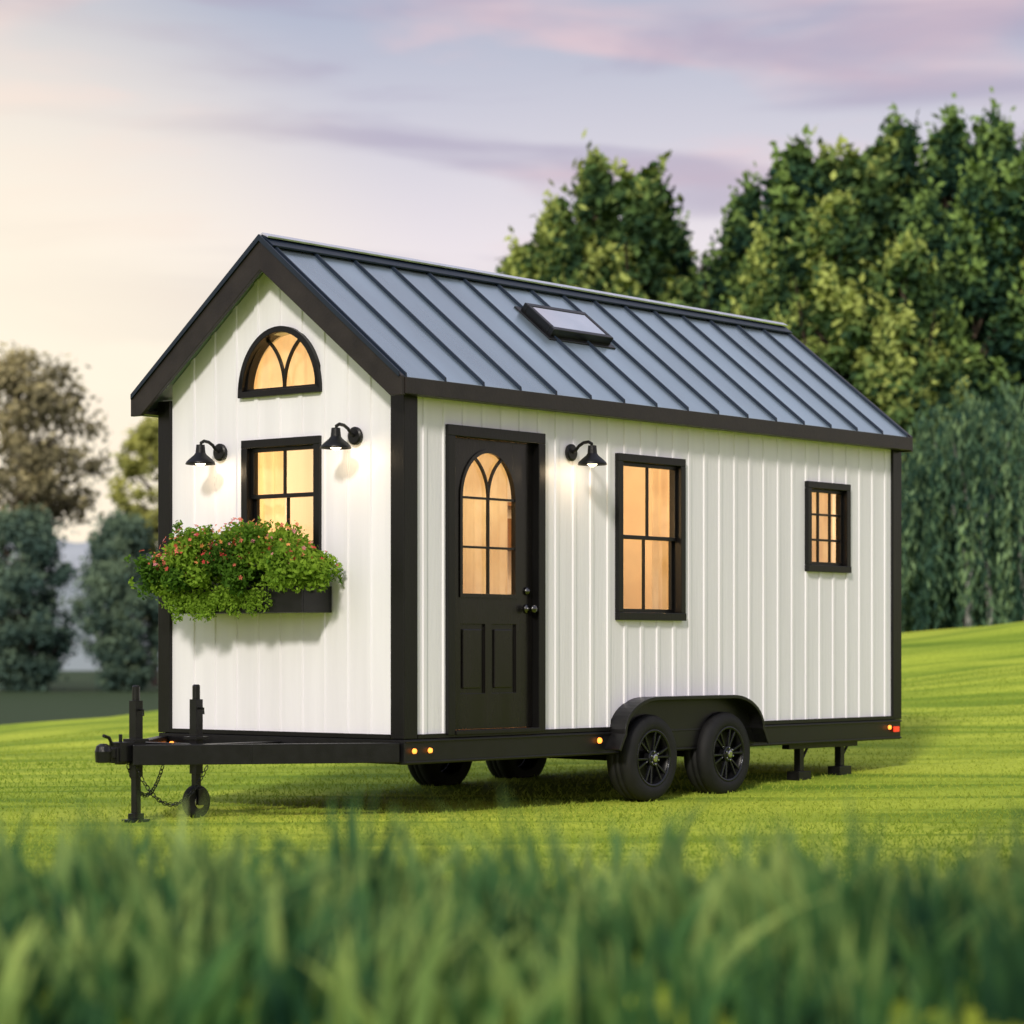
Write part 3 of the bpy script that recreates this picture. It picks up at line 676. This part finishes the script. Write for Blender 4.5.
rows=[(.3,65,10.8,4),(1.15,65,11.9,4),(2.1,66,13.2,5),(3.2,65,12.9,6),(4.1,67,11.6,0),(5.0,66,10.8,1),(5.9,66,12.5,2),(6.95,65,13.2,0),(8.0,66,13.3,5),(8.9,66,13.6,6),(9.8,67,14.3,1),(11.0,66,14.1,2),(12.1,66,14.3,3),(13.3,66,14.0,0),(14.6,67,14.5,1),
 (1.7,70,11.5,0),(2.8,71,12.5,1),(4.6,71,11.3,2),(6.4,71,12.4,3),(7.5,71,13.2,0),(9.4,71,13.6,1),(10.5,71,14.4,2),(11.7,71,14.6,3),(13,71,14.6,0),
 (5.7,59,10.2,4),(7.3,59,11.0,5),(8.7,58,10.0,6),(6.6,60,8.8,1),(9.4,60,11.3,2),(10.4,59,11.6,0),(11.6,59,12,3),(12.7,59,12.0,5),(3.6,60,8.5,2),(2.4,60,8.0,0),(4.8,60,8.6,3)]
r=np.random.default_rng(77)
for X,Y,ht,v in rows:
    H=13 if v<4 else 12; s=(ht+1.5)/H; w=s*(.80+.40*r.random())
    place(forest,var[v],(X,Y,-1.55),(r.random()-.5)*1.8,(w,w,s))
for i in range(12):
    X=15.5+i*2+r.random(); Y=60+10*r.random(); s=(13+3*r.random())/13; place(forest,var[i%7],(X,Y,-1.5),(r.random()-.5)*1.6,(s,s,s))
bush=tree_meshes(90,4,2.0,.0,'round',50,90,.15,M_fc,M_bark)
us=empty('undergrowth')
for i in range(12):
    X=7+i*1.0+r.random()*.5; s=.8+.6*r.random(); place(us,bush,(X,57+3*r.random(),-1.2),r.random()*6.28,(s,s,s))
def willow(seed,H,R,mat):
    r=np.random.default_rng(seed); P=[];T=[];segs=[]
    for k in range(4):
        a=k*1.7+r.random(); x0=.5*k-.8; segs.append(([(x0,-1.3,-.3),(x0+.2*math.cos(a),-1.3,H*.25),(x0*.7+.3*math.cos(a),-1.0,H*.5),(math.cos(a)*R*.5,math.sin(a)*R*.5,H*.85)],[.12,.10,.07,.03]))
    for i in range(220):
        a=r.random()*6.28; q=R*math.sqrt(r.random()); zt=H*(.55+.45*math.sqrt(max(0,1-(q/R)**2)))*(.84+.18*r.random()); L=(1.4+3.0*r.random())*H/8
        m=int(70*L/2.5); u=r.random(m); sg=.05+.06*r.random(); x=q*math.cos(a)+r.normal(0,sg,m)+.35*math.cos(a)*np.sqrt(u); y=q*math.sin(a)+r.normal(0,sg,m)+.35*math.sin(a)*np.sqrt(u)
        z=zt-L*u; kp=z>2.0+r.random(m)*.9; P.append(np.stack([x,y,z],1)[kp]); T.append(np.clip(r.normal(.42,.30)+.1*r.normal(size=m)-.3*u+.12,0,1)[kp])
    C=np.concatenate(P); V,F=leafquads(C,np.full(len(C),.12),r,.22,up=3)
    me=np_mesh('crown',V,F,mat,tint=np.repeat(np.concatenate(T),4)); m_=me.data; bpy.data.objects.remove(me)
    return m_,limb_mesh(segs,'limbs',M_palebark)
M_wil=foliage('willow_foliage',(.022,.05,.04),(.22,.33,.16),0,.5,c3=(.06,.115,.07))
wm=willow(5,8,2.2,M_wil); wm2=willow(15,7.4,2.0,M_wil)
for i,(X,Y,s) in enumerate([(9.3,52,.93),(11.9,53,1.0),(7.2,55,.8)]):
    p=empty('willow_tree',(X,Y,-1.0)); place(p,(wm,wm2,wm)[i],(0,0,0),[0,.3,-.4][i],(s,s,s))
M_fo=foliage('oak_foliage_warm',(.14,.13,.08),(.46,.40,.21),0,.4,c3=(.28,.25,.14))  # leaf colour lightened, haze painted in
M_fb=foliage('dark_foliage',(.06,.105,.09),(.17,.24,.15),0,.4,c3=(.10,.155,.115))  # lightened and blued so the colour carries the mist
M_fy=foliage('lime_foliage',(.24,.26,.07),(.54,.54,.15),0,.4)
oak=tree_meshes(61,16.5,3.6,7.6,'round',120,90,.18,M_fo,M_bark)
rb=tree_meshes(62,6.6,2.1,.0,'round',170,140,.11,M_fb,M_bark)
ly=tree_meshes(63,14.6,2.4,4,'round',120,120,.17,M_fy,M_bark)
p=empty('added_shade_tree',(-24.3,131,-1.0)); place(p,oak,(0,0,0),.4,(1,1,1.0))
p=empty('added_shade_tree',(-33,135,-1.0)); place(p,oak,(0,0,0),2.4,(1,1,.95))
for i,(X,Y,s,h) in enumerate([(-23.9,128,1.16,1.3),(-18.9,128,1.02,1.27),(-28.5,130,1.1,1.25),(-14.6,128,.95,1.2)]):
    p=empty('round_tree',(X,Y,-1.0)); place(p,rb,(0,0,0),i*1.7,(s,s,h))
for i,(X,Y,s) in enumerate([(-19.9,146,1.0),(-15.8,150,.95)]):
    p=empty('lime_tree',(X,Y,-1.0)); place(p,ly,(0,0,0),i*2.,(s,s,s))
# unseen tree added behind the camera to cast soft shade on the near grass
M_sh=foliage('shade_tree_foliage',(.03,.06,.02),(.12,.18,.05),0,.4)
st_=tree_meshes(71,12.6,3.2,5.6,'round',90,60,.22,M_sh,M_bark)
p=empty('added_shade_tree',(.9,-3.8,.3)); place(p,st_,(0,0,0),0,(1,1,1))
def hills(name,Y,amp,base,col,seed):
    r=np.random.default_rng(seed); n=1600; xs=np.linspace(-900,900,n); h=base+0*xs
    for k in range(1,9): h=h+amp/k*np.sin(xs*.006*k*1.3+r.random()*6.28)*.6
    h=h+np.convolve(r.normal(0,1.6,n),np.hanning(9)/4,'same')*.45
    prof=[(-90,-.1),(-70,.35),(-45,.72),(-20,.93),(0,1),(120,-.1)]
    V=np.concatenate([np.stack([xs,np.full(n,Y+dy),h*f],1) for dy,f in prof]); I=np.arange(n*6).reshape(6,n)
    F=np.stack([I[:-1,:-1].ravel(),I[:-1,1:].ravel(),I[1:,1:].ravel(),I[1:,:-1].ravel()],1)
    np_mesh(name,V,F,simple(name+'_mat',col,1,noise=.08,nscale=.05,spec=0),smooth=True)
hills('distant_hills',620,5,27,(.42,.45,.47),1); hills('distant_hills_near',330,3,8,(.30,.34,.34),2)  # aerial haze baked into the pale bluish hill colours

# ------------------------------------------------------------ world
wd=bpy.data.worlds.new('World'); scene.world=wd; wd.use_nodes=True
nt=wd.node_tree; N=nt.nodes.new; L=nt.links.new; bg=nt.nodes['Background']
s2l=lambda c:tuple(((x/255)/12.92 if x/255<=.04045 else ((x/255+.055)/1.055)**2.4) for x in c)
tc=N('ShaderNodeTexCoord'); sp=N('ShaderNodeSeparateXYZ'); L(tc.outputs['Generated'],sp.inputs[0])
rp=N('ShaderNodeValToRGB'); L(sp.outputs['Z'],rp.inputs[0]); e=rp.color_ramp.elements
st=[(0,(254,238,212)),(.08,(248,234,222)),(.15,(230,219,223)),(.235,(174,178,196)),(.5,(198,208,226)),(1,(184,200,228))]
e[0].position=0; e[0].color=(*s2l(st[0][1]),1); e[1].position=1; e[1].color=(*s2l(st[-1][1]),1)
for p_,c_ in st[1:-1]: x=e.new(p_); x.color=(*s2l(c_),1)
gd=Vector((-.25,1,.06)).normalized()
dt=N('ShaderNodeVectorMath'); dt.operation='DOT_PRODUCT'; L(tc.outputs['Generated'],dt.inputs[0]); dt.inputs[1].default_value=gd
mr=N('ShaderNodeMapRange'); mr.interpolation_type='SMOOTHSTEP'; mr.inputs[1].default_value=math.cos(rad(14)); mr.inputs[2].default_value=1; mr.inputs[4].default_value=.92; L(dt.outputs['Value'],mr.inputs[0])
def cloud(scale,loc,a,b_,col,amt,prev,det=5):
    mp=N('ShaderNodeMapping'); mp.inputs['Scale'].default_value=scale; mp.inputs['Location'].default_value=loc; L(tc.outputs['Generated'],mp.inputs[0])
    n=N('ShaderNodeTexNoise'); n.inputs['Scale'].default_value=1; n.inputs['Detail'].default_value=det; n.inputs['Roughness'].default_value=.5; n.inputs['Distortion'].default_value=.4; L(mp.outputs[0],n.inputs[0])
    m=N('ShaderNodeMapRange'); m.interpolation_type='SMOOTHSTEP'; m.inputs[1].default_value=a; m.inputs[2].default_value=b_; m.inputs[4].default_value=amt; L(n.outputs[0],m.inputs[0])
    x=N('ShaderNodeMix'); x.data_type='RGBA'; L(m.outputs[0],x.inputs[0]); L(prev,x.inputs[6]); x.inputs[7].default_value=(*s2l(col),1); return x.outputs[2]
o_=cloud((7,7,30),(3.1,.4,1.7),.44,.66,(230,194,196),.65,rp.outputs[0])
o_=cloud((6,6,34),(9.1,5.4,.3),.47,.66,(164,152,176),.6,o_)
mx=N('ShaderNodeMix'); mx.data_type='RGBA'; L(mr.outputs[0],mx.inputs[0]); L(o_,mx.inputs[6]); mx.inputs[7].default_value=(1.0,.88,.68,1)
sky=N('ShaderNodeTexSky'); sky.sky_type='NISHITA'; sky.sun_disc=False
SUN=Vector((-.22,-.84,.52)).normalized()
sky.sun_elevation=math.asin(SUN.z); sky.sun_rotation=math.atan2(SUN.x,SUN.y)
ad=N('ShaderNodeMix'); ad.data_type='RGBA'; ad.blend_type='ADD'; ad.inputs[0].default_value=.01; L(mx.outputs[2],ad.inputs[6]); L(sky.outputs[0],ad.inputs[7])
L(ad.outputs[2],bg.inputs[0]); bg.inputs[1].default_value=1.02
sl=bpy.data.lights.new('sun','SUN'); sl.energy=2.6; sl.angle=rad(7); sl.color=(1,.92,.80)
so=bpy.data.objects.new('sun',sl); COL.objects.link(so); so.rotation_euler=SUN.to_track_quat('Z','Y').to_euler()

# ------------------------------------------------------------ camera
cam=bpy.data.cameras.new('camera'); co=bpy.data.objects.new('camera',cam); COL.objects.link(co)
co.location=(0,0,1.15); co.rotation_euler=(rad(90),0,0); cam.sensor_width=36; cam.lens=92.2; cam.shift_y=.132
cam.clip_end=9000; cam.clip_start=.1
cam.dof.use_dof=True; cam.dof.focus_distance=18.8; cam.dof.aperture_fstop=1.8
scene.camera=co
scene.view_settings.view_transform='Standard'; scene.view_settings.look='None'; scene.view_settings.exposure=0
